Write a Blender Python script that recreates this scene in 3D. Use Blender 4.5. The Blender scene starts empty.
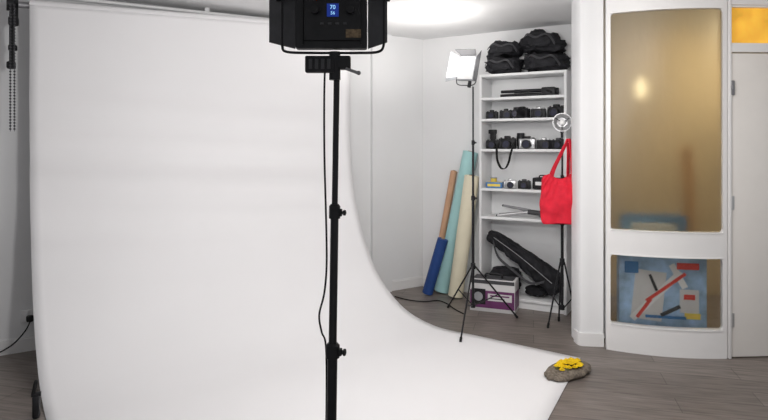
import bpy, bmesh, math, random
from mathutils import Vector, Matrix, noise
random.seed(7)
C = bpy.context.scene.collection
bpy.context.scene.view_settings.view_transform = 'Standard'
PI = math.pi
F = 600.0; CAMZ = 1.4; HOR = 145.0
def V(*a): return Vector(a)

# ---------------------------------------------------------------- materials
def mat(name, col, rough=0.5, metal=0.0, var=0.06, nscale=8.0, bump=0.0, emit=None, estr=0, trans=0, spec=None, stretch=(1,1,1)):
    m = bpy.data.materials.new(name); m.use_nodes = True
    nt = m.node_tree; n = nt.nodes; b = n['Principled BSDF']
    b.inputs['Roughness'].default_value = rough
    b.inputs['Metallic'].default_value = metal
    if spec is not None: b.inputs['Specular IOR Level'].default_value = spec
    tc = n.new('ShaderNodeTexCoord'); mp = n.new('ShaderNodeMapping'); mp.inputs['Scale'].default_value = stretch
    nz = n.new('ShaderNodeTexNoise'); nz.inputs['Scale'].default_value = nscale; nz.inputs['Detail'].default_value = 3
    nt.links.new(tc.outputs['Object'], mp.inputs['Vector']); nt.links.new(mp.outputs['Vector'], nz.inputs['Vector'])
    rp = n.new('ShaderNodeValToRGB')
    rp.color_ramp.elements[0].position = 0.3; rp.color_ramp.elements[1].position = 0.7
    rp.color_ramp.elements[0].color = tuple(max(0, c*(1-var)) for c in col)+(1,)
    rp.color_ramp.elements[1].color = tuple(min(1, c*(1+var)) for c in col)+(1,)
    nt.links.new(nz.outputs['Fac'], rp.inputs['Fac']); nt.links.new(rp.outputs['Color'], b.inputs['Base Color'])
    if bump:
        bp = n.new('ShaderNodeBump'); bp.inputs['Strength'].default_value = bump; bp.inputs['Distance'].default_value = 0.01
        nt.links.new(nz.outputs['Fac'], bp.inputs['Height']); nt.links.new(bp.outputs['Normal'], b.inputs['Normal'])
    if emit:
        b.inputs['Emission Color'].default_value = tuple(emit)+(1,); b.inputs['Emission Strength'].default_value = estr
    if trans: b.inputs['Transmission Weight'].default_value = trans
    return m

M = {}
M['wall'] = mat('wall_paint', (0.80,0.80,0.805), 0.75, var=0.015, nscale=2)
M['ceil'] = mat('ceiling_paint', (0.78,0.78,0.785), 0.85, var=0.01)
M['paper'] = mat('backdrop_paper', (0.85,0.838,0.845), 0.85, var=0.012, nscale=1.2)
M['gloss'] = mat('white_gloss_paint', (0.81,0.80,0.795), 0.35, var=0.01)
M['doorp'] = mat('door_paint', (0.78,0.75,0.715), 0.4, var=0.015)
M['lam'] = mat('white_laminate', (0.82,0.825,0.83), 0.4, var=0.01)
M['blk'] = mat('black_plastic', (0.012,0.012,0.014), 0.5, var=0.3, nscale=30, spec=0.35)
M['blkm'] = mat('black_metal', (0.014,0.014,0.016), 0.35, metal=0.2, var=0.2, nscale=20, spec=0.4)
M['dgrey'] = mat('dark_grey_plastic', (0.05,0.05,0.055), 0.5, var=0.15, nscale=30)
M['fab'] = mat('black_nylon', (0.013,0.013,0.016), 0.75, var=0.35, nscale=16, bump=0.8, spec=0.35)
M['rub'] = mat('rubber', (0.012,0.012,0.012), 0.75, var=0.2, spec=0.3)
M['sil'] = mat('silver_metal', (0.50,0.50,0.51), 0.35, metal=0.7, var=0.08, nscale=20)
M['grey'] = mat('grey_metal', (0.28,0.28,0.29), 0.4, metal=0.5, var=0.1)
M['palegrey'] = mat('pale_grey_metal', (0.38,0.39,0.41), 0.45, metal=0.2, var=0.08)
M['white'] = mat('white_plastic', (0.80,0.80,0.80), 0.4, var=0.02)
M['lens'] = mat('lens_glass', (0.02,0.02,0.04), 0.05, var=0.2, spec=0.9)
M['diff'] = mat('led_diffuser', (0.75,0.75,0.75), 0.6, emit=(1,0.98,0.95), estr=0.2)
M['ledon'] = mat('led_lit_face', (0.9,0.9,0.9), 0.6, emit=(1,1,1), estr=3)
M['scr'] = mat('screen_dark_blue', (0.004,0.012,0.06), 0.3, emit=(0.005,0.04,0.4), estr=0.45)
M['digit'] = mat('digit_blue', (0.3,0.6,0.9), 0.5, emit=(0.35,0.7,1), estr=0.9)
M['stick'] = mat('sticker_tan', (0.16,0.11,0.06), 0.6, var=0.5, nscale=150)
M['red'] = mat('red_cotton', (0.70,0.014,0.038), 0.85, var=0.10, nscale=20, bump=0.3)
M['mint'] = mat('mint_paper', (0.38,0.63,0.63), 0.7, var=0.04)
M['cream'] = mat('cream_paper', (0.78,0.72,0.55), 0.7, var=0.03)
M['orange'] = mat('terracotta_paper', (0.62,0.36,0.22), 0.7, var=0.05)
M['blue'] = mat('navy_paper', (0.015,0.06,0.24), 0.6, var=0.1)
M['core'] = mat('cardboard_core', (0.35,0.25,0.15), 0.85, var=0.1)
M['purple'] = mat('purple_print', (0.14,0.03,0.12), 0.45, var=0.2, nscale=12)
M['card'] = mat('white_card', (0.66,0.65,0.65), 0.5, var=0.03)
M['yel'] = mat('yellow_petals', (0.92,0.60,0.0), 0.7, var=0.18, nscale=60)
M['brown'] = mat('brown_wicker', (0.17,0.14,0.11), 0.85, var=0.5, nscale=60, bump=0.8)
M['green'] = mat('leaf_green', (0.12,0.13,0.03), 0.6, var=0.2)
M['tblue'] = mat('bright_blue_card', (0.06,0.20,0.45), 0.5, var=0.1)
M['tred'] = mat('bright_red_card', (0.75,0.07,0.05), 0.5, var=0.1)
M['tyel'] = mat('bright_yellow_card', (0.8,0.60,0.10), 0.5, var=0.1)
M['skyb'] = mat('pale_blue_card', (0.34,0.50,0.70), 0.5, var=0.35, nscale=9)
M['wood'] = mat('orange_wood', (0.48,0.24,0.08), 0.5, var=0.15, stretch=(1,1,0.2))
M['tan'] = mat('hall_wall_tan', (0.55,0.455,0.315), 0.8, var=0.14, nscale=1.2)
M['steel'] = mat('steel_hinge', (0.6,0.6,0.6), 0.35, metal=0.7, var=0.05)
M['glow'] = mat('reflection_glow', (1,0.9,0.7), 0.5, emit=(1,0.86,0.58), estr=1.7)  # emissive stand-in for a warm reflection on the upper pane

def glassmat(name, col, rough, bump=0.25, ns=45, stretch=(1,1,1)):
    m = mat(name, col, rough, var=0.02, nscale=ns, bump=bump, trans=1.0, stretch=stretch)
    m.node_tree.nodes['Principled BSDF'].inputs['IOR'].default_value = 1.4
    return m
M['glass'] = glassmat('frosted_glass', (0.84,0.785,0.64), 0.36, 0.35, 14, (1,1,0.35))
M['glass2'] = glassmat('frosted_glass_pale', (0.94,0.94,0.92), 0.10, 0.10, 20)
M['fan'] = mat('amber_fanlight_glass', (0.72,0.40,0.05), 0.25, var=0.35, nscale=7, emit=(1.0,0.50,0.05), estr=0.42)  # amber glass; its emission stands in for light shining through

def floor_mat():
    m = bpy.data.materials.new('grey_laminate_planks'); m.use_nodes = True
    nt = m.node_tree; n = nt.nodes; b = n['Principled BSDF']
    tc = n.new('ShaderNodeTexCoord'); mp = n.new('ShaderNodeMapping'); mp.inputs['Rotation'].default_value = (0,0,math.radians(14))
    nt.links.new(tc.outputs['Object'], mp.inputs['Vector'])
    br = n.new('ShaderNodeTexBrick'); br.offset = 0.37
    br.inputs['Color1'].default_value = (0.175,0.148,0.132,1); br.inputs['Color2'].default_value = (0.235,0.200,0.178,1)
    br.inputs['Mortar'].default_value = (0.08,0.068,0.06,1); br.inputs['Scale'].default_value = 1
    br.inputs['Mortar Size'].default_value = 0.002; br.inputs['Brick Width'].default_value = 1.2; br.inputs['Row Height'].default_value = 0.19
    nt.links.new(mp.outputs['Vector'], br.inputs['Vector'])
    mp2 = n.new('ShaderNodeMapping'); mp2.inputs['Scale'].default_value = (1.5,16,1); nt.links.new(mp.outputs['Vector'], mp2.inputs['Vector'])
    nz = n.new('ShaderNodeTexNoise'); nz.inputs['Scale'].default_value = 3; nz.inputs['Detail'].default_value = 6
    nt.links.new(mp2.outputs['Vector'], nz.inputs['Vector'])
    rp = n.new('ShaderNodeValToRGB'); rp.color_ramp.elements[0].color = (0.62,0.62,0.62,1); rp.color_ramp.elements[1].color = (1.25,1.25,1.25,1)
    rp.color_ramp.elements[0].position = 0.3; rp.color_ramp.elements[1].position = 0.72
    nt.links.new(nz.outputs['Fac'], rp.inputs['Fac'])
    mx = n.new('ShaderNodeMix'); mx.data_type = 'RGBA'; mx.blend_type = 'MULTIPLY'; mx.inputs[0].default_value = 1
    nt.links.new(br.outputs['Color'], mx.inputs[6]); nt.links.new(rp.outputs['Color'], mx.inputs[7])
    nt.links.new(mx.outputs[2], b.inputs['Base Color']); b.inputs['Roughness'].default_value = 0.42
    return m
M['floor'] = floor_mat()

# ---------------------------------------------------------------- builders
class MB:
    def __init__(s): s.bm = bmesh.new()
    def _merge(s, t):
        me = bpy.data.meshes.new('t'); t.to_mesh(me); t.free(); s.bm.from_mesh(me); bpy.data.meshes.remove(me)
    def box(s, c, size, rot=None, bev=0.0, seg=2):
        t = bmesh.new(); bmesh.ops.create_cube(t, size=1)
        bmesh.ops.scale(t, vec=size, verts=t.verts)
        if bev: bmesh.ops.bevel(t, geom=t.edges[:]+t.verts[:], offset=bev, segments=seg, affect='EDGES', profile=0.5)
        if rot is not None: bmesh.ops.transform(t, matrix=rot.to_4x4(), verts=t.verts)
        bmesh.ops.translate(t, vec=Vector(c), verts=t.verts); s._merge(t); return s
    def cyl(s, p0, p1, r0, r1=None, seg=20, cap=True):
        r1 = r0 if r1 is None else r1
        p0 = Vector(p0); p1 = Vector(p1); d = p1-p0
        t = bmesh.new(); bmesh.ops.create_cone(t, cap_ends=cap, segments=seg, radius1=r0, radius2=r1, depth=d.length)
        q = Vector((0,0,1)).rotation_difference(d.normalized())
        bmesh.ops.transform(t, matrix=Matrix.Translation((p0+p1)/2) @ q.to_matrix().to_4x4(), verts=t.verts); s._merge(t); return s
    def sph(s, c, r, sc=(1,1,1), seg=14):
        t = bmesh.new(); bmesh.ops.create_uvsphere(t, u_segments=seg, v_segments=max(6, seg//2+1), radius=r)
        bmesh.ops.scale(t, vec=sc, verts=t.verts); bmesh.ops.translate(t, vec=Vector(c), verts=t.verts); s._merge(t); return s
    def prism(s, poly, z0, z1):
        bm = s.bm; a = [bm.verts.new((p[0],p[1],z0)) for p in poly]; b = [bm.verts.new((p[0],p[1],z1)) for p in poly]
        n = len(poly)
        for i in range(n): bm.faces.new((a[i],a[(i+1)%n],b[(i+1)%n],b[i]))
        bm.faces.new(a[::-1]); bm.faces.new(b); return s
    def wallseg(s, a, b, th, z0, z1):
        a = Vector(a); b = Vector(b); d = (b-a).normalized(); n = Vector((-d.y, d.x))*th
        return s.prism([a, b, b+n, a+n], z0, z1)
    def tube(s, pts, r, seg=8, smooth=True):
        pts = [Vector(p) for p in pts]
        if smooth: pts = spline(pts, 6)
        bm = s.bm; rings = []; up = Vector((0,0,1)); n = len(pts)
        prev = None
        for i, p in enumerate(pts):
            d = (pts[min(i+1,n-1)]-pts[max(i-1,0)]).normalized()
            if prev is None:
                x = d.cross(up if abs(d.z) < 0.9 else Vector((1,0,0))).normalized()
            else:
                x = (prev - d*prev.dot(d)).normalized()
            prev = x; y = d.cross(x)
            rings.append([bm.verts.new(p + x*math.cos(2*PI*k/seg)*r + y*math.sin(2*PI*k/seg)*r) for k in range(seg)])
        for i in range(n-1):
            for k in range(seg): bm.faces.new((rings[i][k], rings[i][(k+1)%seg], rings[i+1][(k+1)%seg], rings[i+1][k]))
        bm.faces.new(rings[0][::-1]); bm.faces.new(rings[-1]); return s
    def ribbon(s, pts, w, th, side):
        pts = spline([Vector(p) for p in pts], 6); side = Vector(side).normalized(); bm = s.bm; R = []; n = len(pts)
        for i, p in enumerate(pts):
            d = (pts[min(i+1,n-1)]-pts[max(i-1,0)]).normalized(); nn = d.cross(side).normalized()*th/2; a = side*w/2
            R.append([bm.verts.new(p+a+nn), bm.verts.new(p-a+nn), bm.verts.new(p-a-nn), bm.verts.new(p+a-nn)])
        for i in range(n-1):
            for k in range(4): bm.faces.new((R[i][k], R[i][(k+1)%4], R[i+1][(k+1)%4], R[i+1][k]))
        bm.faces.new(R[0][::-1]); bm.faces.new(R[-1]); return s
    def lathe(s, prof, c=(0,0,0), seg=24, rot=None):
        t = bmesh.new(); rings = []
        for (r, z) in prof: rings.append([t.verts.new((r*math.cos(2*PI*k/seg), r*math.sin(2*PI*k/seg), z)) for k in range(seg)])
        for i in range(len(rings)-1):
            for k in range(seg): t.faces.new((rings[i][k], rings[i][(k+1)%seg], rings[i+1][(k+1)%seg], rings[i+1][k]))
        t.faces.new(rings[0][::-1]); t.faces.new(rings[-1])
        if rot is not None: bmesh.ops.transform(t, matrix=rot.to_4x4(), verts=t.verts)
        bmesh.ops.translate(t, vec=Vector(c), verts=t.verts); s._merge(t); return s
    def soft(s, c, size, e=0.45, amp=0.02, ns=6.0, seed=0, sag=None, nu=64, nv=44):
        t = bmesh.new(); bmesh.ops.create_uvsphere(t, u_segments=nu, v_segments=nv, radius=1)
        sg = lambda x, p: math.copysign(abs(x)**p, x)
        for v in t.verts:
            th = math.atan2(v.co.y, v.co.x); ph = math.asin(max(-1, min(1, v.co.z)))
            x = sg(math.cos(ph), e)*sg(math.cos(th), e); y = sg(math.cos(ph), e)*sg(math.sin(th), e); z = sg(math.sin(ph), e)
            p = Vector((x*size[0]/2, y*size[1]/2, z*size[2]/2))
            if sag: p.z += sag(p.x)
            q = p*ns + Vector((seed*3.1, seed*1.7, 0))
            k = noise.noise(q*0.8)*amp*0.8
            # long soft folds: ridges of stretched noise
            f1 = noise.noise(Vector((q.x*0.9+q.z*1.6, q.y*0.9, q.z*2.4-q.x*0.7))); k += (0.16-math.sqrt(0.001+f1*f1))*amp*1.3
            f2 = noise.noise(Vector((q.x*2.2-q.z*1.2, q.y*1.6+4, q.z*3.6+q.x))); k += (0.14-math.sqrt(0.001+f2*f2))*amp*0.6
            p = p + v.co.normalized()*k
            if not sag and p.z < -size[2]/2: p.z = -size[2]/2
            v.co = p
        bmesh.ops.translate(t, vec=Vector(c), verts=t.verts); s._merge(t); return s
    def build(s, name, m, parent=None, ang=38, loc=None, rz=0):
        bmesh.ops.recalc_face_normals(s.bm, faces=s.bm.faces)
        me = bpy.data.meshes.new(name); s.bm.to_mesh(me); s.bm.free()
        for p in me.polygons: p.use_smooth = True
        me.set_sharp_from_angle(angle=math.radians(ang))
        me.materials.append(M[m] if isinstance(m, str) else m)
        o = bpy.data.objects.new(name, me); C.objects.link(o)
        if parent: o.parent = parent
        if loc is not None: o.location = loc
        o.rotation_euler.z = rz
        return o

def spline(pts, k):
    out = []; n = len(pts)
    for i in range(n-1):
        p0 = pts[max(i-1,0)]; p1 = pts[i]; p2 = pts[i+1]; p3 = pts[min(i+2,n-1)]
        for j in range(k):
            t = j/k
            out.append(0.5*((2*p1)+(p2-p0)*t+(2*p0-5*p1+4*p2-p3)*t*t+(3*p1-p0-3*p2+p3)*t**3))
    out.append(pts[-1]); return out
def tag(o, label, cat, group=None):
    o['label'] = label; o['category'] = cat
    if group: o['group'] = group
    return o
def thing(name, label, cat, loc=(0,0,0), rz=0, group=None):
    o = bpy.data.objects.new(name, None); C.objects.link(o); o.empty_display_size = 0.05
    o.location = loc; o.rotation_euler = (0,0,rz); return tag(o, label, cat, group)
def struct(o): o['kind'] = 'structure'; return o
def RX(a): return Matrix.Rotation(a, 3, 'X')
def RY(a): return Matrix.Rotation(a, 3, 'Y')
def RZ(a): return Matrix.Rotation(a, 3, 'Z')

# ---------------------------------------------------------------- room shell
CEIL = 2.45
K = Vector((0.387, 5.98)); dl = Vector((-0.829,-0.559)); db = Vector((0.848,-0.530))
struct(MB().prism([(-4.6,-0.6),(4.2,-0.6),(4.2,7),(-4.6,7)], -0.06, 0).build('floor', 'floor'))
struct(MB().prism([(-4.6,-0.6),(4.2,-0.6),(4.2,7),(-4.6,7)], CEIL, CEIL+0.08).build('ceiling', 'ceil'))
LW = K+dl*5.6
struct(MB().wallseg(K, LW, -0.12, 0, CEIL).build('wall_left', 'wall'))
BW = K+db*1.66
struct(MB().wallseg(K, BW, 0.10, 0, CEIL).build('wall_back', 'wall'))
RWa = Vector((1.56,4.36))
struct(MB().wallseg(BW, RWa, 0.08, 0, CEIL).build('wall_alcove', 'wall'))
nl = Vector((0.559,-0.829)); nb = Vector((-0.53,-0.848))
def bb(a, b, n, name):
    o = MB(); a = Vector(a); b = Vector(b)
    o.prism([a, b, b+n*0.014, a+n*0.014], 0, 0.085); o.prism([a, b, b+n*0.008, a+n*0.008], 0.085, 0.098)
    struct(o.build(name, 'gloss'))
bb(K+nl*0.001, LW+nl*0.001, nl, 'baseboard_left')
bb(K+nb*0.016+db*0.02, BW+nb*0.001-db*0.03, nb, 'baseboard_back')
p0 = K+dl*0.40; p1 = K+dl*0.62
struct(MB().prism([p0, p1, p1+nl*0.035, p0+nl*0.035], 0.0, CEIL).build('trim_1', 'wall'))

post = [(1.375,4.40),(1.364,4.28),(1.366,4.215),(1.374,4.196),(1.392,4.186),(1.44,4.180),(1.525,4.172),(1.525,4.40)]
struct(MB().prism(post, 0, CEIL).build('wall_pillar', 'wall', ang=25))
pb = [(1.353,4.28),(1.355,4.213),(1.366,4.188),(1.389,4.174),(1.44,4.167),(1.524,4.158),(1.524,4.171),(1.44,4.179),(1.392,4.185),(1.373,4.195),(1.365,4.215),(1.363,4.28)]
struct(MB().prism(pb, 0, 0.09).build('baseboard_pillar', 'gloss'))

# curved glazed screen
GA = Vector((1.53,4.14)); GB = Vector((2.255,3.96)); gd = (GB-GA).normalized(); gn = Vector((gd.y,-gd.x))
if gn.y > 0: gn = -gn
def G(u, off=0.0):
    return GA+(GB-GA)*u + gn*(0.060*4*u*(1-u)+off)
def curved(mb, u0, u1, z0, z1, o0, o1, n=16):
    bm = mb.bm; R = []
    for i in range(n+1):
        u = u0+(u1-u0)*i/n; a = G(u,o0); b = G(u,o1)
        R.append([bm.verts.new((a.x,a.y,z0)), bm.verts.new((b.x,b.y,z0)), bm.verts.new((b.x,b.y,z1)), bm.verts.new((a.x,a.y,z1))])
    for i in range(n):
        for k in range(4): bm.faces.new((R[i][k], R[i+1][k], R[i+1][(k+1)%4], R[i][(k+1)%4]))
    bm.faces.new(R[0][::-1]); bm.faces.new(R[-1]); return mb
win = bpy.data.objects.new('window_1', None); C.objects.link(win); struct(win)
US = 0.036
fr = MB()
curved(fr, 0, US, 0, CEIL, -0.03, 0.03, 3); curved(fr, 1-US, 1, 0, CEIL, -0.03, 0.03, 3)
curved(fr, US, 1-US, 0, 0.178, -0.03, 0.03); curved(fr, US, 1-US, 0.662, 0.818, -0.03, 0.03); curved(fr, US, 1-US, 2.305, CEIL, -0.03, 0.03)
def fillet(mb, uc, zc, su, sz, r=0.038):
    L = (GB-GA).length
    pts = [(0,0)]+[(r-r*math.sin(a), r-r*math.cos(a)) for a in [PI/2*k/10 for k in range(11)]]
    bm = mb.bm; f = []; b = []
    for (du, dz) in pts:
        a = G(uc+su*du/L, 0.024); c = G(uc+su*du/L, -0.022)
        f.append(bm.verts.new((a.x,a.y,zc+sz*dz))); b.append(bm.verts.new((c.x,c.y,zc+sz*dz)))
    n = len(pts)
    for i in range(n): bm.faces.new((f[i], f[(i+1)%n], b[(i+1)%n], b[i]))
    bm.faces.new(f); bm.faces.new(b[::-1])
for (zc, sz) in ((0.178,1),(0.662,-1),(0.818,1),(2.305,-1)):
    fillet(fr, US, zc, 1, sz); fillet(fr, 1-US, zc, -1, sz)
fr.build('window_frame', 'gloss', win)
curved(MB(), US, 1-US, 0.818, 2.305, -0.006, 0.0, 20).build('upper_pane', 'glass', win)
curved(MB(), US, 1-US, 0.178, 0.662, -0.006, 0.0, 20).build('lower_pane', 'glass2', win)
bd = MB()
for (za, zb) in ((0.178,0.662),(0.818,2.305)):
    curved(bd, US, 1-US, za, za+0.008, -0.03, 0.036); curved(bd, US, 1-US, zb-0.008, zb, -0.03, 0.036)
bd.build('glazing_bead', 'gloss', win)

# door and fanlight
dr = bpy.data.objects.new('door_1', None); C.objects.link(dr); struct(dr); dr.location = (2.256, 3.96, 0); dr.rotation_euler.z = math.radians(3)
MB().box((0.009,0.01,CEIL/2),(0.018,0.09,CEIL), bev=0.003).box((0.82,0.01,CEIL/2),(0.05,0.09,CEIL), bev=0.004).box((0.41,0.01,2.035),(0.78,0.09,0.05)).box((0.41,0.01,2.385),(0.78,0.09,0.13)).build('door_frame', 'gloss', dr)
MB().box((0.406,0.0,1.005),(0.768,0.04,1.995), bev=0.003).build('door_leaf', 'doorp', dr)
for z in (0.25,1.02):
    MB().cyl((0.020,-0.03,z-0.045),(0.020,-0.03,z+0.045),0.007,seg=10).box((0.030,-0.022,z),(0.026,0.005,0.09)).build('hinge', 'steel', dr)
MB().box((0.026,-0.030,1.775),(0.024,0.014,0.095),bev=0.003).box((0.018,-0.04,1.775),(0.012,0.02,0.03),bev=0.003).build('latch', 'grey', dr)
MB().cyl((0.74,-0.02,1.0),(0.74,-0.07,1.0),0.01).tube([(0.74,-0.07,1.0),(0.70,-0.072,1.0),(0.64,-0.07,1.0)],0.009).box((0.74,-0.024,1.0),(0.04,0.008,0.16), bev=0.003).build('door_handle', 'steel', dr)
MB().box((0.41,0.02,2.19),(0.77,0.008,0.26)).build('fanlight_pane', 'fan', dr)
MB().box((0.41,0.0,2.066),(0.77,0.03,0.012)).box((0.41,0.0,2.314),(0.77,0.03,0.012)).box((0.024,0.0,2.19),(0.012,0.03,0.25)).build('glazing_bead', 'gloss', dr)
struct(MB().wallseg((3.10,4.005),(4.2,4.06),0.12,0,CEIL).build('wall_right', 'wall'))
struct(MB().prism([(1.75,5.6),(4.1,5.6),(4.1,5.7),(1.75,5.7)],0,CEIL).build('wall_hall', 'tan'))
struct(MB().prism([(4.1,4.2),(4.2,4.2),(4.2,5.7),(4.1,5.7)],0,CEIL).build('wall_hall_side', 'tan'))

# ---------------------------------------------------------------- backdrop
PL = Vector((-2.275,3.85)); PR = Vector((-0.29,5.12)); EL = Vector((-0.25,0.95)); ER = Vector((1.285,3.925))
u = (PR-PL).normalized(); ZT = 2.30; ZR = 2.385
base = [Vector((0,ZT)),Vector((0,1.9)),Vector((0,1.5)),Vector((.025,1.15)),Vector((.08,.86)),Vector((.166,.6)),Vector((.31,.33)),Vector((.55,.11)),Vector((.85,.012)),Vector((1.2,.006))]
prof = spline(base, 10)
bd = MB(); bm = bd.bm; rows = []
NU = 40
for i, q in enumerate(prof + [Vector((1.2+j*0.1, .006)) for j in range(1,11)]):
    row = []
    for k in range(NU+1):
        w = k/NU; P = PL.lerp(PR, w); E = EL.lerp(ER, w); L = (E-P).length; d = (E-P)/L
        s_ = q.x
        if s_ > 1.2: s_ = 1.2+(s_-1.2)*(L-1.2)/1.0
        p = P+d*s_
        env = math.sin(PI*min(1,max(0,(q.y-0.25)/2.0))) if q.y > 0.25 else 0
        env *= 1-w**8
        p += d*env*(0.013*math.sin(q.y*10+w*2.0) + 0.008*math.sin(q.y*25+w*3.1) + 0.012*noise.noise(Vector((w*1.5, q.y*6, 0))))
        z = q.y + (ZR-ZT)*w*max(0,(q.y-1.5)/(ZT-1.5))
        row.append(bm.verts.new((p.x, p.y, z)))
    rows.append(row)
for i in range(len(rows)-1):
    for k in range(NU): bm.faces.new((rows[i][k], rows[i][k+1], rows[i+1][k+1], rows[i+1][k]))
bdr = thing('paper_backdrop', 'huge seamless white paper backdrop sweeping from its roll down onto the floor', 'backdrop', (0,0,0))
sh = bd.build('paper_sheet', 'paper', bdr, ang=60)
sm = sh.modifiers.new('th', 'SOLIDIFY'); sm.thickness = 0.002; sm.offset = 0
nrm = Vector((u.y,-u.x)); o3 = lambda v, z: Vector((v.x, v.y, z))
RC = -nrm*0.038
MB().cyl(o3(PL+RC,ZT), o3(PR+RC,ZR), 0.039, seg=28).build('paper_roll', 'paper', bdr)
MB().cyl(o3(PL+RC-u*0.06,ZT), o3(PR+RC+u*0.10,ZR+0.002), 0.02, seg=16).build('core_tube', 'grey', bdr)
cb = thing('backdrop_crossbar', 'thin white crossbar on the wall just under the ceiling above the paper roll', 'crossbar')
MB().cyl(o3(PL-nrm*0.13-u*0.25,2.395), o3(PR-nrm*0.13+u*0.06,2.425), 0.013, seg=14).build('bar', 'white', cb)
for w in (0.06, 0.5, 0.94):
    b = PL.lerp(PR,w)-nrm*0.13
    MB().box((b.x,b.y,2.43),(0.03,0.03,0.038)).build('bar_bracket', 'white', cb)
br = thing('roller_bracket', 'black roller bracket holding the left end of the white paper roll', 'bracket')
pb_ = PL+RC-u*0.085
MB().box((pb_.x,pb_.y,2.33),(0.02,0.07,0.236), bev=0.004).build('bracket_plate', 'blk', br)
MB().cyl(o3(pb_,ZT), o3(pb_-u*0.04,ZT), 0.045, seg=20).build('chain_wheel', 'blk', br)
pc = PL+RC-u*0.095
MB().box((pc.x,pc.y,2.05),(0.028,0.03,0.30), bev=0.01).box((pc.x+0.01,pc.y,2.19),(0.05,0.05,0.06), bev=0.012).box((pc.x+0.005,pc.y,2.02),(0.045,0.04,0.04), bev=0.01).box((pc.x-0.005,pc.y,1.91),(0.045,0.045,0.05), bev=0.012).build('counterweight', 'blk', br)
ch = MB()
for dx in (-0.008, 0.018):
    for k in range(42):
        ch.sph((pc.x+dx+0.035, pc.y-0.06, 2.28-k*0.0190), 0.0068, seg=8)
    ch.cyl((pc.x+dx+0.035,pc.y-0.06,2.28),(pc.x+dx+0.035,pc.y-0.06,1.485),0.0015,seg=6)
tag(ch.build('bead_chain', 'dgrey'), 'grey bead chain loop hanging beside the left edge of the paper', 'chain')

# ---------------------------------------------------------------- left wall bits
sw = K+dl*3.37+nl*0.002
so = thing('wall_socket', 'white double wall socket low on the left wall', 'socket', (sw.x+0.01, sw.y, 0.24), math.atan2(dl.y,dl.x)+PI)
MB().box((0,-0.007,0),(0.146,0.012,0.086), bev=0.004).build('socket_plate', 'white', so)
for dx in (-0.03,0.03):
    MB().box((dx,-0.016,0.024),(0.014,0.006,0.02), bev=0.002).build('switch', 'white', so)
pg = thing('power_plug', 'black plug pushed into the white wall socket with lead trailing left', 'plug', (sw.x+0.01,sw.y,0.24), math.atan2(dl.y,dl.x)+PI)
MB().box((-0.02,-0.038,-0.012),(0.045,0.036,0.042), bev=0.01).build('plug_body', 'blk', pg)
MB().tube([(-0.02,-0.05,-0.03),(-0.05,-0.08,-0.08),(-0.12,-0.10,-0.15),(-0.22,-0.10,-0.20),(-0.34,-0.12,-0.234),(-0.5,-0.2,-0.235)],0.0045).build('plug_lead', 'rub', pg)
cl = thing('floor_clamp', 'small black spring clamp standing on the floor at the left edge of the paper', 'clamp', (-1.785,3.08,0.0), 0.4)
MB().box((0,0,0.06),(0.035,0.05,0.12), bev=0.012).build('jaw', 'blk', cl)
MB().cyl((-0.022,0,0.12),(0.022,0,0.12),0.012).build('spring_pivot', 'blkm', cl)
MB().box((-0.006,-0.006,0.16),(0.018,0.024,0.07), rot=RY(0.2), bev=0.007).build('grip', 'rub', cl)
o = MB().tube([(-2.75,3.45,0.006),(-2.5,3.52,0.006),(-2.32,3.42,0.006),(-2.2,3.3,0.006),(-2.3,3.15,0.006),(-2.6,3.1,0.006)],0.006).build('floor_cable','rub')
tag(o, 'black cable coiled on the floor left of the white paper', 'cable')

# ---------------------------------------------------------------- light stands
def stand(label, loc, topz, apex, legs, r=0.0125, collars=(), nm='light_stand', rz=0.0, lean=None, brace_z=None):
    t = thing(nm, label, 'light stand', loc, rz)
    if lean: t.rotation_euler = lean+(rz,)
    zs = sorted(collars); lo = apex-0.12
    cuts = [lo]+list(zs)+[topz]
    for i in range(len(cuts)-1):
        rr = r*(1-0.2*i)
        MB().cyl((0,0,cuts[i]),(0,0,cuts[i+1]+0.002),rr,seg=18).build('pole_section','blkm',t)
    for i, z in enumerate(zs):
        rr = r*(1-0.2*i)
        c = MB().cyl((0,0,z-0.018),(0,0,z+0.014),rr*1.4,seg=18).cyl((0,0,z+0.014),(0,0,z+0.02),rr*1.4,rr,seg=18).box((rr*1.45,0,z-0.002),(rr*0.9,rr*0.9,0.020),bev=0.002).build('collar','blk',t)
        MB().cyl((rr*1.5,0,z-0.002),(rr*2.3,0,z-0.002),rr*0.4,seg=10).lathe([(rr*.4,0),(rr*0.7,0.002),(rr*0.7,0.007),(rr*.3,0.009)],(rr*2.1,0,z-0.002),12,RY(PI/2)).build('knob','blk',c)
    MB().cyl((0,0,apex-0.02),(0,0,apex+0.025),r*1.7,seg=18).build('leg_collar','blk',t)
    bz = brace_z if brace_z else apex*0.30
    MB().cyl((0,0,bz-0.018),(0,0,bz+0.018),r*1.6,seg=18).build('brace_collar','blk',t)
    MB().cyl((0,0,bz),(0,0,apex),r*0.9,seg=12).build('pole_section','blkm',t)
    for (a, spread) in legs:
        a = math.radians(a)
        d = Vector((math.cos(a),math.sin(a),0))
        p0 = d*r*1.5+Vector((0,0,apex)); p1 = d*spread+Vector((0,0,0.012))
        lg = MB().cyl(p0,p1,r*0.6,seg=10).build('leg','blkm',t)
        MB().cyl(p1-(p1-p0).normalized()*0.03,p1,r*0.85,seg=10).sph(p1,r*0.9,seg=8).build('rubber_foot','rub',lg)
        q = p0.lerp(p1,0.55)
        MB().cyl(d*r*1.4+Vector((0,0,bz)),q,r*0.42,seg=8).build('brace','blkm',t)
    return t
BX, BY = -0.150, 1.6
stand('tall black light stand in the foreground carrying the big panel light', (BX,BY,0), 1.580, 0.60, ((-95,.42),(25,.42),(145,.42)), r=0.0135, collars=(0.853,1.223), rz=math.radians(-12), lean=(0.0,math.radians(0.9)))

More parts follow.
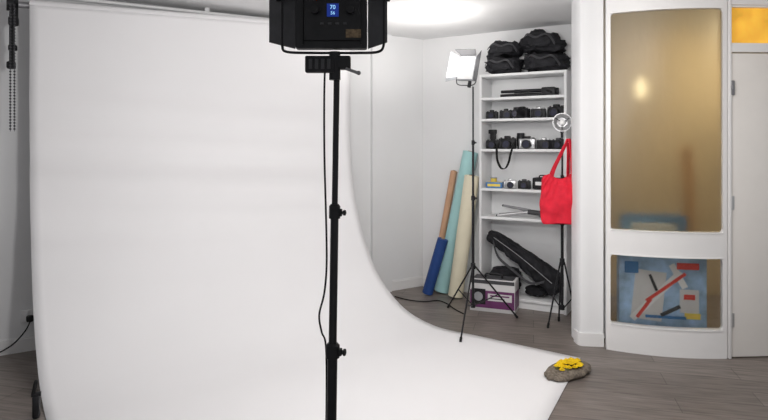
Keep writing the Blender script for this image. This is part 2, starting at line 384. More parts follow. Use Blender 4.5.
P = thing('led_panel_light', 'large black LED panel light seen from behind with blue display, top of foreground stand', 'studio light', (BX+0.020, BY, 1.774), 0)
hs = MB().box((-0.010,0,0),(0.190,0.034,0.239), bev=0.006)
for k in range(9): hs.box((-0.010,-0.0185,0.082-k*0.0055),(0.05,0.004,0.0025))
hs.box((-0.085,-0.019,-0.03),(0.004,0.006,0.16)).box((0.070,-0.019,-0.03),(0.004,0.006,0.16))
hs.build('housing','blk',P)
MB().box((-0.010,0.019,0),(0.175,0.004,0.215)).build('led_face','ledon',P)
MB().box((-0.005,-0.023,-0.045),(0.15,0.012,0.11), bev=0.004).build('control_panel','blk',P)
DX = -0.004; DZ = -0.021
MB().box((DX,-0.030,DZ),(0.031,0.003,0.034)).build('display','scr',P)
def text(s, size, loc, rot, m, parent, name):
    cu = bpy.data.curves.new(name,'FONT'); cu.body = s; cu.size = size; cu.align_x = 'CENTER'; cu.align_y = 'CENTER'; cu.extrude = 0.0004
    o = bpy.data.objects.new(name+'_c', cu); C.objects.link(o)
    dg = bpy.context.evaluated_depsgraph_get(); me = bpy.data.meshes.new_from_object(o.evaluated_get(dg))
    bpy.data.objects.remove(o); o = bpy.data.objects.new(name, me); C.objects.link(o); me.materials.clear(); me.materials.append(M[m])
    o.parent = parent; o.location = loc; o.rotation_euler = rot; return o
text('70', 0.015, (DX,-0.0322,DZ+0.007), (PI/2,0,0), 'digit', P, 'display_digits')
text('56', 0.012, (DX,-0.0322,DZ-0.008), (PI/2,0,0), 'digit', P, 'display_digits')
for (x, z) in ((-0.050,-0.022),(0.043,-0.022)):
    MB().cyl((x,-0.029,z),(x,-0.044,z),0.011,0.010,seg=20).build('dial','blk',P)
for k in range(4):
    MB().box((-0.032+k*0.02,-0.030,-0.056),(0.010,0.004,0.006),bev=0.001).build('button','dgrey',P)
MB().box((0.050,-0.0305,-0.082),(0.040,0.002,0.022)).build('sticker','stick',P)
for sx in (-1,1):
    w = 0.074 if sx < 0 else 0.052
    bmx_ = MB(); bmx = bmx_.bm
    th = 0.0018; x0 = sx*0.097-0.010; x1 = x0+sx*w
    vs = []
    for (yy) in (-th,th):
        vs.append([bmx.verts.new((x0,0.006+yy,-0.117)),bmx.verts.new((x1,0.026+yy,-0.096)),bmx.verts.new((x1,0.026+yy,0.125)),bmx.verts.new((x0,0.006+yy,0.117))])
    bmx.faces.new(vs[0]); bmx.faces.new(vs[1][::-1])
    for k in range(4): bmx.faces.new((vs[0][k],vs[0][(k+1)%4],vs[1][(k+1)%4],vs[1][k]))
    bmx_.build('barn_door','dgrey',P)
MB().tube([(-0.140,-0.01,0.02),(-0.140,-0.012,-0.06),(-0.139,-0.014,-0.110),(-0.126,-0.015,-0.128),(-0.05,-0.016,-0.131),(0.0,-0.016,-0.131),(0.06,-0.016,-0.131),(0.114,-0.015,-0.128),(0.129,-0.014,-0.110),(0.130,-0.012,-0.06),(0.130,-0.01,0.02)],0.0036,seg=10).build('yoke','blkm',P)
for sx, xx in ((-1,-0.140),(1,0.130)):
    MB().cyl((xx-sx*0.036,-0.01,0.02),(xx+sx*0.004,-0.01,0.02),0.006).lathe([(0.006,0),(0.014,0.002),(0.014,0.012),(0.006,0.015)],(xx+sx*0.003,-0.01,0.02),16,RY(sx*PI/2)).build('tilt_knob','blk',P)
ps = MB().box((-0.038,-0.02,-0.162),(0.078,0.024,0.044), bev=0.004).build('power_supply','blk',P)
for k in range(4): MB().box((-0.062+k*0.016,-0.033,-0.162),(0.009,0.003,0.026),bev=0.001).build('vent_rib','dgrey',ps)
MB().cyl((0.000,-0.014,-0.202),(0.000,-0.014,-0.128),0.0150,seg=18).box((0.024,-0.014,-0.157),(0.036,0.026,0.036), bev=0.004).build('mount_head','blk',P)
MB().cyl((0.03,-0.03,-0.174),(0.062,-0.034,-0.186),0.0042,seg=10).sph((0.064,-0.034,-0.186),0.006,seg=10).build('lever','grey',P)
MB().tube([(-0.025,-0.03,-0.184),(-0.026,-0.035,-0.26),(-0.026,-0.03,-0.40),(-0.022,-0.03,-0.55),(-0.020,-0.03,-0.68),(-0.026,-0.03,-0.76),(-0.040,-0.026,-0.82),(-0.035,-0.010,-0.87),(-0.026,0.014,-0.92),(-0.026,0.022,-1.1),(-0.032,0.024,-1.3),(-0.05,0.05,-1.5),(-0.11,-0.05,-1.70),(-0.24,-0.2,-1.763)],0.0026,seg=8).build('power_lead','rub',P)

S2 = Vector((0.705,4.75,0))
stand('slim black light stand in front of the coloured rolls carrying the small silvery panel', S2, 1.86, 0.44, ((112,.42),(14,.38),(252,.53)), r=0.011, collars=(0.98,1.42))
q = thing('small_led_panel', 'small silvery LED panel tilted aside with open barn doors left of bookcase', 'studio light', (S2.x-0.050,S2.y,2.01), 0)
q.rotation_euler = (math.radians(-9), math.radians(5), math.radians(-44))
MB().box((0,0.016,0),(0.165,0.035,0.20),bev=0.006).build('housing','palegrey',q)
MB().box((0,-0.004,0),(0.145,0.006,0.18),bev=0.002).build('diffuser','diff',q)
def flap(a, b, c, d, par, m='palegrey'):
    t = MB(); bm = t.bm; f = [Vector(v) for v in (a,b,c,d)]; n = (f[1]-f[0]).cross(f[3]-f[0]).normalized()*0.0015
    A = [bm.verts.new(v+n) for v in f]; B = [bm.verts.new(v-n) for v in f]
    bm.faces.new(A); bm.faces.new(B[::-1])
    for k in range(4): bm.faces.new((A[k],A[(k+1)%4],B[(k+1)%4],B[k]))
    return t.build('barn_door',m,par)
flap((-0.083,-0.004,-0.095),(-0.150,-0.050,-0.125),(-0.150,-0.050,0.125),(-0.083,-0.004,0.095),q)
flap((0.083,-0.004,-0.095),(0.150,-0.050,-0.125),(0.150,-0.050,0.125),(0.083,-0.004,0.095),q,'dgrey')
flap((-0.075,-0.004,0.10),(-0.10,-0.060,0.135),(0.10,-0.060,0.135),(0.075,-0.004,0.10),q,'dgrey')
MB().tube([(-0.095,0.02,0.0),(-0.095,0.02,-0.10),(-0.07,0.02,-0.132),(0,0.02,-0.136),(0.07,0.02,-0.132),(0.095,0.02,-0.10),(0.095,0.02,0.0)],0.004).build('yoke','blkm',q)
MB().cyl((0.03,0.03,-0.15),(0.03,0.03,-0.10),0.014).build('mount_head','blk',q)

S3 = Vector((1.372,4.62,0))
stand('black light stand squeezed between bookcase and pillar with closed legs', S3, 1.45, 0.50, ((200,.13),(-40,.13),(85,.13)), r=0.011, collars=(0.8,1.15))
q = thing('round_lamp_head', 'round grey lamp reflector facing the room above the red bag', 'studio light', (S3.x,S3.y,1.575), math.radians(-15))
MB().lathe([(0.02,-0.05),(0.04,-0.045),(0.070,0.0),(0.072,0.004),(0.066,0.004),(0.037,-0.035),(0.0,-0.037)],(0,-0.01,0),28,RX(PI/2)).build('reflector','sil',q)
MB().sph((0,-0.0,0),0.022,seg=16).build('bulb','diff',q)
MB().cyl((0,0.03,0),(0,0.09,0),0.028,0.024,seg=20).build('lamp_holder','blk',q)
MB().cyl((0,0.04,-0.12),(0,0.04,-0.02),0.010).box((0,0.04,-0.06),(0.03,0.03,0.04),bev=0.004).build('mount_head','blk',q)
for k in range(3):
    a = k*2*PI/3+0.5; MB().cyl((0.06*math.cos(a),-0.016,0.06*math.sin(a)),(0.018*math.cos(a),-0.02,0.018*math.sin(a)),0.003,seg=6).build('guard_wire','blkm',q)

# red tote bag
tb = thing('tote_bag', 'bright red cotton tote bag hanging by its handles from the stand', 'bag', (1.305,4.44,0.815), math.radians(-8))
b = MB(); bm = b.bm; rows = []; NS = 96; NR = 44
for i in range(NR+1):
    h = i/NR; z = h*0.37
    hw = 0.142 + 0.010*math.sin(h*PI) - 0.016*(1-min(1,h*9))**2 - 0.018*h**2
    hd = 0.012+0.050*math.sin(min(1,h*1.5+0.08)*PI/2)*(1-0.55*h)
    row = []
    for k in range(NS):
        a = 2*PI*k/NS; cx = math.copysign(abs(math.cos(a))**0.7, math.cos(a)); sy = math.copysign(abs(math.sin(a))**0.8, math.sin(a))
        p = Vector((cx*hw, sy*hd, z))
        fan = (p.x-0.02)/(0.5-z*0.9)
        f = 0.014*math.sin(fan*38+1.3*math.sin(z*12))*h*(0.6+0.4*noise.noise(Vector((p.x*9,z*9,3)))) + noise.noise(Vector((p.x*12+z*9, sy, z*9-p.x*6)))*0.022
        p.y += f*(1 if sy > 0 else -1); p.x += noise.noise(Vector((cx*1.5,sy,z*10)))*0.010
        sagz = -0.035*math.sin(PI*min(1,max(0,(p.x+0.075)/0.15)))
        p.z += h**2*(sagz - 0.35*max(0,abs(p.x)-0.075)) + 0.008*(1-h)*math.cos(p.x*15) + 0.005*noise.noise(Vector((p.x*20,1,1)))
        row.append(bm.verts.new(p))
    rows.append(row)
for i in range(NR):
    for k in range(NS): bm.faces.new((rows[i][k], rows[i][(k+1)%NS], rows[i+1][(k+1)%NS], rows[i+1][k]))
bm.faces.new(rows[0][::-1])
ob = b.build('bag_body','red',tb,ang=70); md = ob.modifiers.new('s','SOLIDIFY'); md.thickness = 0.003; md.offset = -1
MB().ribbon([(-0.072,-0.028,0.31),(-0.050,-0.028,0.40),(-0.005,-0.02,0.50),(0.036,-0.016,0.59),(0.054,-0.010,0.63),(0.068,-0.014,0.60),(0.078,-0.026,0.47),(0.080,-0.028,0.31)],0.034,0.005,(0.9,1,0.05)).build('handle','red',tb)
MB().ribbon([(-0.080,0.024,0.31),(-0.060,0.028,0.38),(-0.025,0.024,0.46),(0.020,0.018,0.55),(0.048,0.012,0.60),(0.060,0.016,0.56),(0.060,0.028,0.44),(0.058,0.026,0.31)],0.034,0.005,(0.9,1,0.05)).build('handle','red',tb)

# ---------------------------------------------------------------- bookcase
FR = Vector((1.50,4.93)); BWD = 0.76; ang = math.radians(-30)
bx = Vector((math.cos(ang),math.sin(ang))); by = Vector((-math.sin(ang),math.cos(ang)))
FL = FR-bx*BWD
def BC(lx, ly, z): p = FL+bx*lx+by*ly; return Vector((p.x,p.y,z))
bc = thing('bookcase', 'tall white open bookcase filled with camera gear in the alcove', 'bookcase', BC(0,0,0), ang)
D = 0.27; H = 2.02
for x in (0.011, BWD-0.011): MB().box((x,D/2,H/2),(0.022,D,H),bev=0.0015).build('side_panel','lam',bc)
MB().box((BWD/2,D/2,H-0.011),(BWD-0.0442,D-0.002,0.022),bev=0.001).build('top_board','lam',bc)
MB().box((BWD/2,D-0.004,H/2),(BWD-0.0442,0.006,H-0.05)).build('back_panel','lam',bc)
SH = [0.085,0.772,1.02,1.365,1.63,1.816]
for z in SH: MB().box((BWD/2,D/2-0.004,z-0.011),(BWD-0.0442,D-0.01,0.022),bev=0.001).build('shelf','lam',bc)
MB().box((BWD/2,0.03,0.036),(BWD-0.0442,0.018,0.07)).build('plinth','lam',bc)

GRP_B = 'black camera bags on top of the bookcase'
def softbag(label, lx, ly, z, size, seed, rz=0.0, sag=None, e=0.5, amp=0.045):
    p = BC(lx,ly,z); w, d, h = size
    t = thing('camera_bag', label, 'camera bag', p, ang+rz, GRP_B)
    MB().soft((0,0,h/2),(w,d,h),e,amp,10,seed,sag).build('bag_body','fab',t,ang=60)
    MB().soft((0.02,-d/2-0.004,h*0.42),(w*0.5,0.045,h*0.45),0.5,0.014,14,seed+4).build('pocket','fab',t,ang=60)
    MB().ribbon([(-w*0.47,-d*0.2,h*0.6),(-w*0.28,-d*0.50,h*0.85),(-w*0.05,-d*0.58,h*0.65),(w*0.22,-d*0.58,h*0.75),(w*0.40,-d*0.57,h*0.25)],0.022,0.005,(0.2,0.6,0.8)).build('strap','dgrey',t)
    return t
softbag('black camera bag on bookcase top, lower one at the left end', 0.180, 0.135, 2.021, (0.33,0.24,0.15), 1)
softbag('black camera bag on bookcase top, lower one at the right end', 0.560, 0.135, 2.021, (0.37,0.24,0.165), 2)
softbag('slumped smaller black bag piled up top left above the other bags', 0.19, 0.14, 2.178, (0.31,0.21,0.13), 3, 0.15, sag=lambda x: -0.6*x*x+0.12*x, e=0.65)
softbag('biggest crumpled black bag piled up top right, nearly at the ceiling', 0.53, 0.14, 2.195, (0.37,0.22,0.18), 5, -0.1, sag=lambda x: -1.2*x*x-0.08*x, e=0.66)

# cameras
def camera(label, lx, ly, z, s=1.0, body='blk', top='blk', lensl=0.05, rz=0.0, grp='cameras on the bookcase shelves', flash=False, strap=None, name='camera'):
    t = thing(name, label, 'camera', BC(lx,ly,z+0.0005), ang+rz, grp)
    w, d, h = 0.125*s, 0.05*s, 0.080*s
    MB().box((0,0,h/2),(w,d,h),bev=0.006*s).box((-w*0.40,-d*0.35,h*0.47),(w*0.18,d*0.6,h*0.88),bev=0.008*s).build('camera_body',body,t)
    MB().box((0,-0.002,h+0.006*s),(w*0.34,d*0.8,h*0.34),bev=0.006*s).box((0,0,h*0.93),(w*0.98,d*0.9,h*0.16),bev=0.004*s).build('top_plate',top,t)
    ln = MB().cyl((w*0.06,-d*0.45,h*0.46),(w*0.06,-d*0.45-lensl*s*0.55,h*0.46),0.031*s,seg=24).cyl((w*0.06,-d*0.45-lensl*s*0.55,h*0.46),(w*0.06,-d*0.45-lensl*s,h*0.46),0.034*s,seg=24).build('lens_barrel','blk',t)
    MB().cyl((w*0.06,-d*0.45-lensl*s,h*0.46),(w*0.06,-d*0.45-lensl*s-0.001,h*0.46),0.025*s,seg=24).build('lens_glass','lens',ln)
    dm = 'sil' if top=='sil' else 'dgrey'
    MB().cyl((-w*0.38,-d*0.1,h*0.98),(-w*0.38,-d*0.1,h+0.008*s),0.007*s,seg=12).build('shutter_button',dm,t)
    MB().cyl((w*0.34,0,h*0.98),(w*0.34,0,h+0.009*s),0.011*s,seg=14).build('dial',dm,t)
    if flash: MB().box((0,0,h*1.5),(w*0.42,d*0.7,h*0.75),bev=0.005).box((0,-d*0.2,h*2.0),(w*0.55,d*1.1,h*0.5),bev=0.005).build('flash_unit','blk',t)
    if strap: MB().ribbon(strap,0.022,0.005,(0.6,1,0.2)).build('strap','rub',t)
    return t
z = SH[4]
camera('compact black camera at the far left of the upper camera row', 0.085,0.10,z,0.82,lensl=0.04)
camera('black camera second from left on the upper camera row', 0.21,0.11,z,0.90,lensl=0.05,rz=0.3)
camera('black camera with long lens in the middle of the upper camera row', 0.355,0.12,z,1.05,lensl=0.10,rz=-0.35)
camera('black camera with silver top fourth from left on the upper camera row', 0.50,0.10,z,1.0,top='sil',rz=0.1)
camera('black camera at the right end of the upper camera row', 0.652,0.11,z,1.15,lensl=0.05,rz=-0.2)
z = SH[3]
camera('black camera with tall flash at the left end of the lower camera row', 0.090,0.11,z,0.95,flash=True)
camera('black camera whose strap loops down over the shelf edge', 0.235,0.075,z,1.15,lensl=0.045,
       strap=[(-0.06,0.0,0.07),(-0.072,-0.06,0.03),(-0.068,-0.088,-0.04),(-0.058,-0.088,-0.11),(-0.028,-0.090,-0.165),(0.012,-0.09,-0.165),(0.040,-0.088,-0.11),(0.056,-0.088,-0.04),(0.072,-0.06,0.03),(0.06,0.0,0.07)])
camera('silver and black retro camera in the lower camera row', 0.405,0.10,z,1.12,body='sil',top='blk',lensl=0.05)
camera('black camera with silver top plate next to the retro camera', 0.545,0.11,z,0.98,top='sil',lensl=0.06,rz=0.3)
camera('black camera at the right end of the lower camera row', 0.670,0.11,z,0.95,top='dgrey',lensl=0.045,rz=-0.1)
def lens(label, lx, ly, z, h, r, m='blk'):
    t = thing('camera_lens', label, 'lens', BC(lx,ly,z+0.0005), ang)
    MB().lathe([(r*0.85,0),(r*0.85,h*0.15),(r,h*0.2),(r,h*0.5),(r*1.06,h*0.52),(r*1.06,h*0.8),(r,h*0.85),(r,h)],seg=24).build('lens_barrel',m,t)
    MB().cyl((0,0,h),(0,0,h+0.006),r*0.96).build('lens_cap','dgrey',t)
lens('upright black lens standing between two cameras on the lower camera row', 0.32,0.18,SH[3],0.135,0.034)
lens('short lens standing behind the upper camera row', 0.28,0.20,SH[4],0.10,0.032)

t = thing('folded_tripod', 'black folded tripod lying alone on the highest shelf', 'tripod', BC(0.42,0.11,SH[5]), ang+0.06)
for (yy,zz) in ((-0.022,0.017),(0.022,0.017),(0,0.053)):
    MB().cyl((-0.25,yy,zz),(0.12,yy,zz),0.013,seg=12).cyl((-0.13,yy,zz),(0.12,yy,zz),0.016,seg=12).build('leg','blkm',t)
MB().box((0.165,0,0.040),(0.12,0.08,0.075),bev=0.012).cyl((0.22,0,0.04),(0.245,0,0.04),0.03).build('tripod_head','blk',t)
MB().cyl((0.15,-0.03,0.05),(0.20,-0.075,0.03),0.007).build('pan_handle','rub',t)

def smallbox(label, lx, ly, z, size, m, m2, rz=0, name='small_box', cat='box'):
    w,d,h = size; t = thing(name,label,cat,BC(lx,ly,z+0.0005),ang+rz)
    MB().box((0,0,h/2),size,bev=0.003).build('carton',m,t)
    MB().box((0,-d/2-0.001,h*0.5),(w*0.8,0.002,h*0.45)).build('printed_band',m2,t)
    MB().box((0,0,h+0.001),(w*0.9,d*0.5,0.002)).build('top_flap',m2,t)
    return t
z = SH[2]
smallbox('small blue box with yellow band at the left of the fourth shelf', 0.11,0.10,z,(0.14,0.10,0.05),'tblue','tyel',0.15)
t = thing('film_roll_tub','low yellow tub standing on blue and yellow box','tub',BC(0.10,0.10,z+0.054),ang)
MB().lathe([(0.025,0),(0.028,0.03),(0.0,0.03)],seg=20).build('tub_body','tyel',t); MB().cyl((0,0,0.030),(0,0,0.036),0.030).build('tub_lid','grey',t)
camera('small silver compact camera on the fourth shelf beside blue box', 0.255,0.08,z,0.85,body='sil',top='sil',lensl=0.03,rz=0.2)
camera('small black compact camera in the middle of the fourth shelf', 0.38,0.09,z,0.85,top='dgrey',lensl=0.03)
t = thing('camera_case','black hard case with white stripe at the right of the fourth shelf','case',BC(0.575,0.10,z+0.0005),ang-0.1)
MB().box((0,0,0.052),(0.22,0.13,0.10),bev=0.012).build('case_body','blk',t)
MB().box((0,-0.066,0.052),(0.16,0.004,0.030),bev=0.001).build('stripe','white',t)
MB().tube([(-0.05,-0.05,0.098),(-0.04,-0.055,0.120),(0.04,-0.055,0.120),(0.05,-0.05,0.098)],0.005).build('handle','rub',t)
z = SH[1]
t = thing('mini_tripod','silver tripod with spread legs and dark head lying on the fifth shelf','tripod',BC(0.39,0.10,z),ang+0.05)
for (a,b) in (((0.04,0,0.05),(-0.24,-0.05,0.011)),((0.04,0,0.05),(-0.24,0.05,0.011)),((0.04,0,0.06),(-0.20,0.0,0.095))):
    lg = MB().cyl(a,b,0.014,0.010,seg=12).build('leg','grey' if b[2] > 0.05 else 'sil',t)
    MB().sph(b,0.0105,seg=10).build('rubber_foot','rub',lg)
MB().cyl((0.02,0,0.05),(0.14,0,0.04),0.022,seg=18).build('centre_column','dgrey',t)
MB().cyl((0.15,-0.028,0.035),(0.15,0.028,0.035),0.034,seg=20).box((0.18,0,0.075),(0.10,0.05,0.022),bev=0.004,rot=RY(-0.4)).build('tripod_head','dgrey',t)
MB().cyl((0.16,-0.03,0.04),(0.25,-0.05,0.10),0.007).build('pan_handle','blk',t)
camera('small grey camera lying at the right of the fifth shelf', 0.665,0.14,z,0.9,body='grey',top='white',lensl=0.03,rz=-0.15)

t = thing('tripod_bag','long limp black tripod bag slumped diagonally in the bottom compartment','bag',BC(0.38,0.09,0.087),ang)
path = spline([Vector((-0.33,0,0.51)),Vector((-0.25,0,0.48)),Vector((-0.11,-0.01,0.40)),Vector((0.04,-0.02,0.305)),Vector((0.18,-0.01,0.205)),Vector((0.32,0,0.105))],14)
b = MB(); bm = b.bm; R = []; n = len(path); NS = 44
for i, p in enumerate(path):
    w = i/(n-1); d = (path[min(i+1,n-1)]-path[max(i-1,0)]).normalized(); up = Vector((-d.z,0,d.x)); 
    if up.z < 0: up = -up
    endf = min(1, (min(w,1-w)/0.05)**0.5*0.5+0.5) if min(w,1-w) < 0.05 else 1
    rh = (0.046+0.062*w)*endf; rd = (0.045+0.035*w)*endf
    row = []
    for k in range(NS):
        a = 2*PI*k/NS; ca = math.copysign(abs(math.cos(a))**0.8,math.cos(a)); sa = math.copysign(abs(math.sin(a))**0.8,math.sin(a))
        q = p+up*sa*rh+Vector((0,1,0))*ca*rd
        f1 = noise.noise(Vector((w*9+sa*0.8, sa*2.2+w*3, ca*1.2)))
        q += (up*sa*0.6+Vector((0,1,0))*ca)*((0.15-math.sqrt(0.0005+f1*f1))*0.05)
        q.z = max(0.003,q.z); q.x = max(-0.348,min(0.345,q.x)); q.y = min(q.y,0.15)
        row.append(bm.verts.new(q))
    R.append(row)
for i in range(n-1):
    for k in range(NS): bm.faces.new((R[i][k],R[i][(k+1)%NS],R[i+1][(k+1)%NS],R[i+1][k]))
bm.faces.new(R[0][::-1]); bm.faces.new(R[-1])
b.build('bag_body','fab',t,ang=70)
MB().ribbon([(-0.26,-0.062,0.47),(-0.20,-0.10,0.34),(-0.06,-0.115,0.24),(0.08,-0.115,0.15),(0.20,-0.11,0.17)],0.022,0.005,(0.3,0,1)).build('strap','dgrey',t)
MB().tube([(-0.26,-0.052,0.50),(-0.05,-0.078,0.38),(0.10,-0.09,0.28),(0.26,-0.088,0.16)],0.003).build('zip','grey',t)
t = thing('equipment_pouch','squat black pouch wedged at the bottom left under the tripod bag','pouch',BC(0.20,0.14,0.087),ang)
MB().soft((0,0,0.12),(0.27,0.15,0.24),0.6,0.03,9,12).build('pouch_body','fab',t,ang=70)
MB().ribbon([(-0.12,-0.085,0.16),(0,-0.105,0.17),(0.12,-0.085,0.14)],0.02,0.004,(0,0.3,1)).build('strap','rub',t)
t = thing('shoulder_bag','small black shoulder bag at the bottom right under the tripod bag','bag',BC(0.47,0.17,0.087),ang)
MB().soft((0,0,0.05),(0.20,0.12,0.09),0.6,0.02,9,22).build('bag_body','fab',t,ang=70)
MB().tube([(-0.09,-0.05,0.07),(-0.03,-0.09,0.03),(0.05,-0.10,0.02),(0.10,-0.05,0.06)],0.006).build('strap','rub',t)

bp = FL+bx*0.185-by*0.125
t = thing('equipment_box','cardboard equipment box with dark purple printed face, pale label and carry handle on the floor','box',(bp.x,bp.y,0),ang+0.14)
MB().box((0,0,0.135),(0.38,0.19,0.27),bev=0.004).build('carton','card',t)
MB().box((0,-0.0962,0.105),(0.372,0.002,0.145)).box((0.1912,0,0.105),(0.002,0.184,0.145)).build('purple_panel','purple',t)
MB().box((-0.115,-0.0975,0.125),(0.12,0.002,0.13)).build('product_picture','blk',t)
MB().cyl((-0.115,-0.099,0.125),(-0.115,-0.1,0.125),0.038,seg=20).build('picture_ring','palegrey',t)
MB().box((0.065,-0.0975,0.125),(0.20,0.002,0.060)).build('label_panel','card',t)
MB().box((0.065,-0.0985,0.138),(0.16,0.002,0.012)).build('caption_strip','purple',t)
MB().box((0.045,-0.0985,0.114),(0.12,0.002,0.008)).build('caption_strip','dgrey',t)
MB().box((0,-0.0968,0.250),(0.372,0.0014,0.030)).build('top_edge_band','dgrey',t)
MB().box((0,0,0.272),(0.34,0.15,0.003)).build('top_flap','dgrey',t)
MB().tube([(-0.07,-0.02,0.272),(-0.06,-0.02,0.305),(0.06,-0.02,0.305),(0.07,-0.02,0.272)],0.008).build('handle','blk',t)

# ---------------------------------------------------------------- rolls
def roll(label, a, b, r, m):
    a = Vector(a); b = Vector(b); t = thing('material_roll',label,'roll',a,0,None); d = (b-a)
    MB().cyl((0,0,0),d,r,seg=28).build('rolled_sheet',m,t)
    dn = d.normalized()
    MB().cyl(d*0.995,d+dn*0.004,r*0.72,seg=20).build('inner_wrap',m,t)
    MB().cyl(d,d+dn*0.008,r*0.4,seg=16).build('core_tube','core',t)
roll('tall mint green roll leaning in the corner beside the bookcase',(0.545,5.68,0.02),(0.810,5.61,1.335),0.070,'mint')
roll('cream roll leaning in front of the mint green roll',(0.655,5.50,0.02),(0.795,5.42,1.12),0.068,'cream')
roll('thin terracotta roll leaning behind the mint green roll',(0.475,5.82,0.012),(0.670,5.745,1.15),0.032,'orange')
roll('short navy blue roll at the left of the leaning rolls',(0.405,5.60,0.018),(0.545,5.55,0.53),0.050,'blue')
o = MB().tube([(0.10,5.52,0.006),(0.22,5.40,0.006),(0.36,5.34,0.006),(0.48,5.38,0.006),(0.55,5.28,0.006),(0.60,5.10,0.006),(0.66,4.95,0.006)],0.005).build('extension_lead','rub'); tag(o,'thin black lead trailing over the floor below the coloured rolls','cable')

# ---------------------------------------------------------------- flowers on pointed oval basket
t = thing('flower_basket','low brown-grey pointed-oval basket with a yellow flower bunch at the corner of the paper','basket',(1.125,3.665,0.009),math.radians(38))
b = MB(); bm = b.bm; NA = 56; R = []
LEN = 0.205; WID = 0.105
for j, (s_, hz) in enumerate(((0.92,0.0),(1.0,0.008),(1.01,0.016),(0.94,0.026),(0.80,0.034),(0.6,0.039),(0.4,0.041),(0.15,0.042))):
    row = []
    for k in range(NA):
        a = 2*PI*k/NA; ca = math.cos(a); x = LEN*math.copysign(abs(ca)**0.9,ca); y = WID*math.copysign(abs(math.sin(a))**1.8, math.sin(a))
        rr = 1+0.16*noise.noise(Vector((math.cos(a)*2.2,math.sin(a)*2.2,5)))
        q = Vector((x*s_*rr, y*s_*rr, hz)); q.z += noise.noise(Vector((x*s_*18,y*s_*18,hz*20)))*0.012*(hz > 0.004)
        row.append(bm.verts.new(q))
    R.append(row)
for i in range(len(R)-1):
    for k in range(NA): bm.faces.new((R[i][k],R[i][(k+1)%NA],R[i+1][(k+1)%NA],R[i+1][k]))
bm.faces.new(R[0][::-1]); bm.faces.new(R[-1])
b.build('basket_body','brown',t,ang=50)
for k in range(26):
    a = k*2.4; r = 0.0165*math.sqrt(k)
    c = Vector((0.01+r*math.cos(a)*1.25, 0.0+r*math.sin(a)*0.72, 0.046+0.006*math.sin(k*2)+0.022*(1-k/26)))
    fm = MB(); pr = 0.0070+0.002*math.sin(k*5)
    for ring, (rad, zz, nn, sz_) in enumerate(((0.0125,0.0,8,1.0),(0.007,0.006,6,0.8))):
        for j in range(nn):
            an = 2*PI*j/nn+ring*0.4
            fm.sph(c+V(math.cos(an)*rad,math.sin(an)*rad,zz),pr*sz_,sc=(1,1,0.5),seg=8)
    fm.sph(c+V(0,0,0.009),0.005,seg=8).build('flower_head','yel',t,ang=80)
for k in range(7):
    a = k*1.0; MB().cyl((0.03*math.cos(a),0.02*math.sin(a),0.044),(0.11*math.cos(a),0.060*math.sin(a),0.048),0.004,0.009,seg=6).build('leaf','green',t)

# ---------------------------------------------------------------- behind the glass
t = thing('toy_box','pale blue and white toy carton with red rail picture behind the lower pane','box',(1.935,4.20,0.0),math.radians(-13))
MB().box((0,0,0.315),(0.56,0.12,0.63),bev=0.004).build('carton','skyb',t)
MB().box((-0.09,-0.062,0.36),(0.20,0.002,0.34),rot=RY(0.1)).build('picture_panel','card',t)
MB().box((0.17,-0.062,0.33),(0.12,0.002,0.16)).build('picture_panel','card',t)
MB().box((-0.04,-0.064,0.36),(0.045,0.002,0.46),rot=RY(0.75)).box((0.1,-0.064,0.50),(0.04,0.002,0.18),rot=RY(-0.5)).build('picture_white','white',t)
MB().box((0.02,-0.066,0.42),(0.022,0.002,0.32),rot=RY(0.9)).build('picture_rail','tred',t)
MB().box((-0.12,-0.066,0.27),(0.022,0.002,0.16),rot=RY(0.6)).build('picture_rail','tred',t)
MB().box((0.16,-0.066,0.57),(0.14,0.002,0.045)).build('picture_rail','tred',t)
MB().box((0.17,-0.066,0.36),(0.07,0.002,0.035)).build('picture_rail','tred',t)
MB().box((0.19,-0.064,0.23),(0.10,0.002,0.04)).build('picture_yellow','tyel',t)
MB().box((0.05,-0.066,0.26),(0.14,0.002,0.025),rot=RY(-0.5)).build('picture_grey','dgrey',t)
MB().box((-0.06,-0.068,0.45),(0.018,0.002,0.12),rot=RY(-0.4)).build('picture_grey','dgrey',t)
MB().box((-0.20,-0.064,0.55),(0.09,0.002,0.08)).build('picture_navy','tblue',t)
MB().box((0.02,-0.064,0.215),(0.26,0.002,0.02)).build('picture_navy','tblue',t)
t = thing('blue_carton','flat blue carton lying on top of the toy carton behind the glass','box',(1.89,4.23,0.632),math.radians(-13))
MB().box((0,0,0.14),(0.42,0.10,0.28),bev=0.004).build('carton','tblue',t)
MB().box((0.0,-0.052,0.2),(0.3,0.002,0.05)).build('printed_band','card',t)
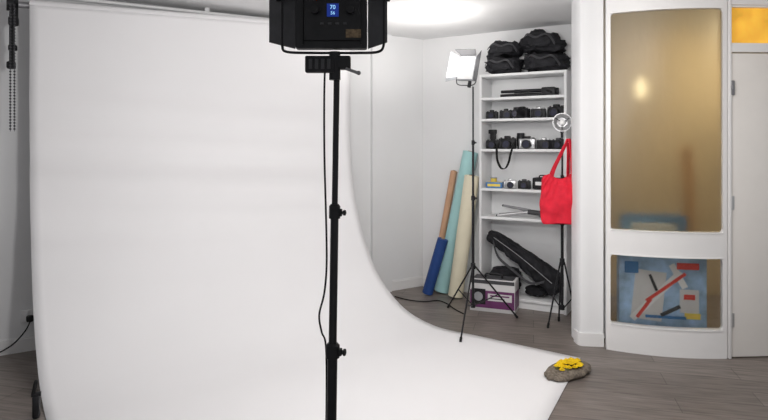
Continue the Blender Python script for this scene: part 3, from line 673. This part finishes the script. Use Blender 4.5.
t = thing('wooden_plank','orange wooden plank leaning behind the upper pane','plank',(2.25,4.32,0.0),0)
MB().box((0.0,0.0,0.7),(0.07,0.02,1.38),bev=0.003).box((0,-0.012,1.1),(0.03,0.004,0.4)).build('plank_body','wood',t)
t.rotation_euler = (0,math.radians(-3),0)
t = thing('streak_glow','added warm glow body imitating a lamp reflection in the upper pane','added glow',(1.93,4.50,1.75),0)  # glowing body added behind the pane to imitate a warm reflected streak
MB().lathe([(0.015,0),(0.026,0.02),(0.030,0.09),(0.02,0.14),(0.008,0.15)],seg=20).build('glow_body','glow',t)
MB().cyl((0,0,0.14),(0,0,0.698),0.004,seg=8).build('glow_cord','white',t)

# ---------------------------------------------------------------- lights
def area(loc, size, power, tgt, col=(1,1,1)):
    l = bpy.data.lights.new('area','AREA'); l.energy = power; l.size = size; l.color = col
    o = bpy.data.objects.new('area_light', l); C.objects.link(o); o.location = loc
    o.rotation_euler = (Vector(tgt)-o.location).to_track_quat('-Z','Y').to_euler(); return o
area((-0.15,1.72,1.78),0.25,23,(-0.3,4.6,2.1),(1,0.985,0.975))
area((0.25,2.6,2.42),1.2,26,(0.6,4.5,0.8),(1,0.98,0.965))
area((1.2,2.4,2.40),0.9,27,(1.5,4.2,0.6),(1,0.96,0.92))
area((0.40,4.75,1.95),0.4,7,(0.35,5.0,3),(1,0.97,0.93))  # upward light added for the ceiling glow, no real fixture here
area((3.3,4.9,2.3),0.5,13,(2.4,5.3,0.8),(1,0.89,0.68))
w = bpy.data.worlds.new('world'); bpy.context.scene.world = w; w.use_nodes = True
w.node_tree.nodes['Background'].inputs['Color'].default_value = (0.96,0.97,1,1); w.node_tree.nodes['Background'].inputs['Strength'].default_value = 0.40

cam = bpy.data.cameras.new('camera'); co = bpy.data.objects.new('camera', cam); C.objects.link(co)
co.location = (0,0,CAMZ); co.rotation_euler = (PI/2,0,0); cam.sensor_width = 36; cam.lens = F/768*36; cam.shift_y = -65/768
cam.clip_start = 0.05
bpy.context.scene.camera = co
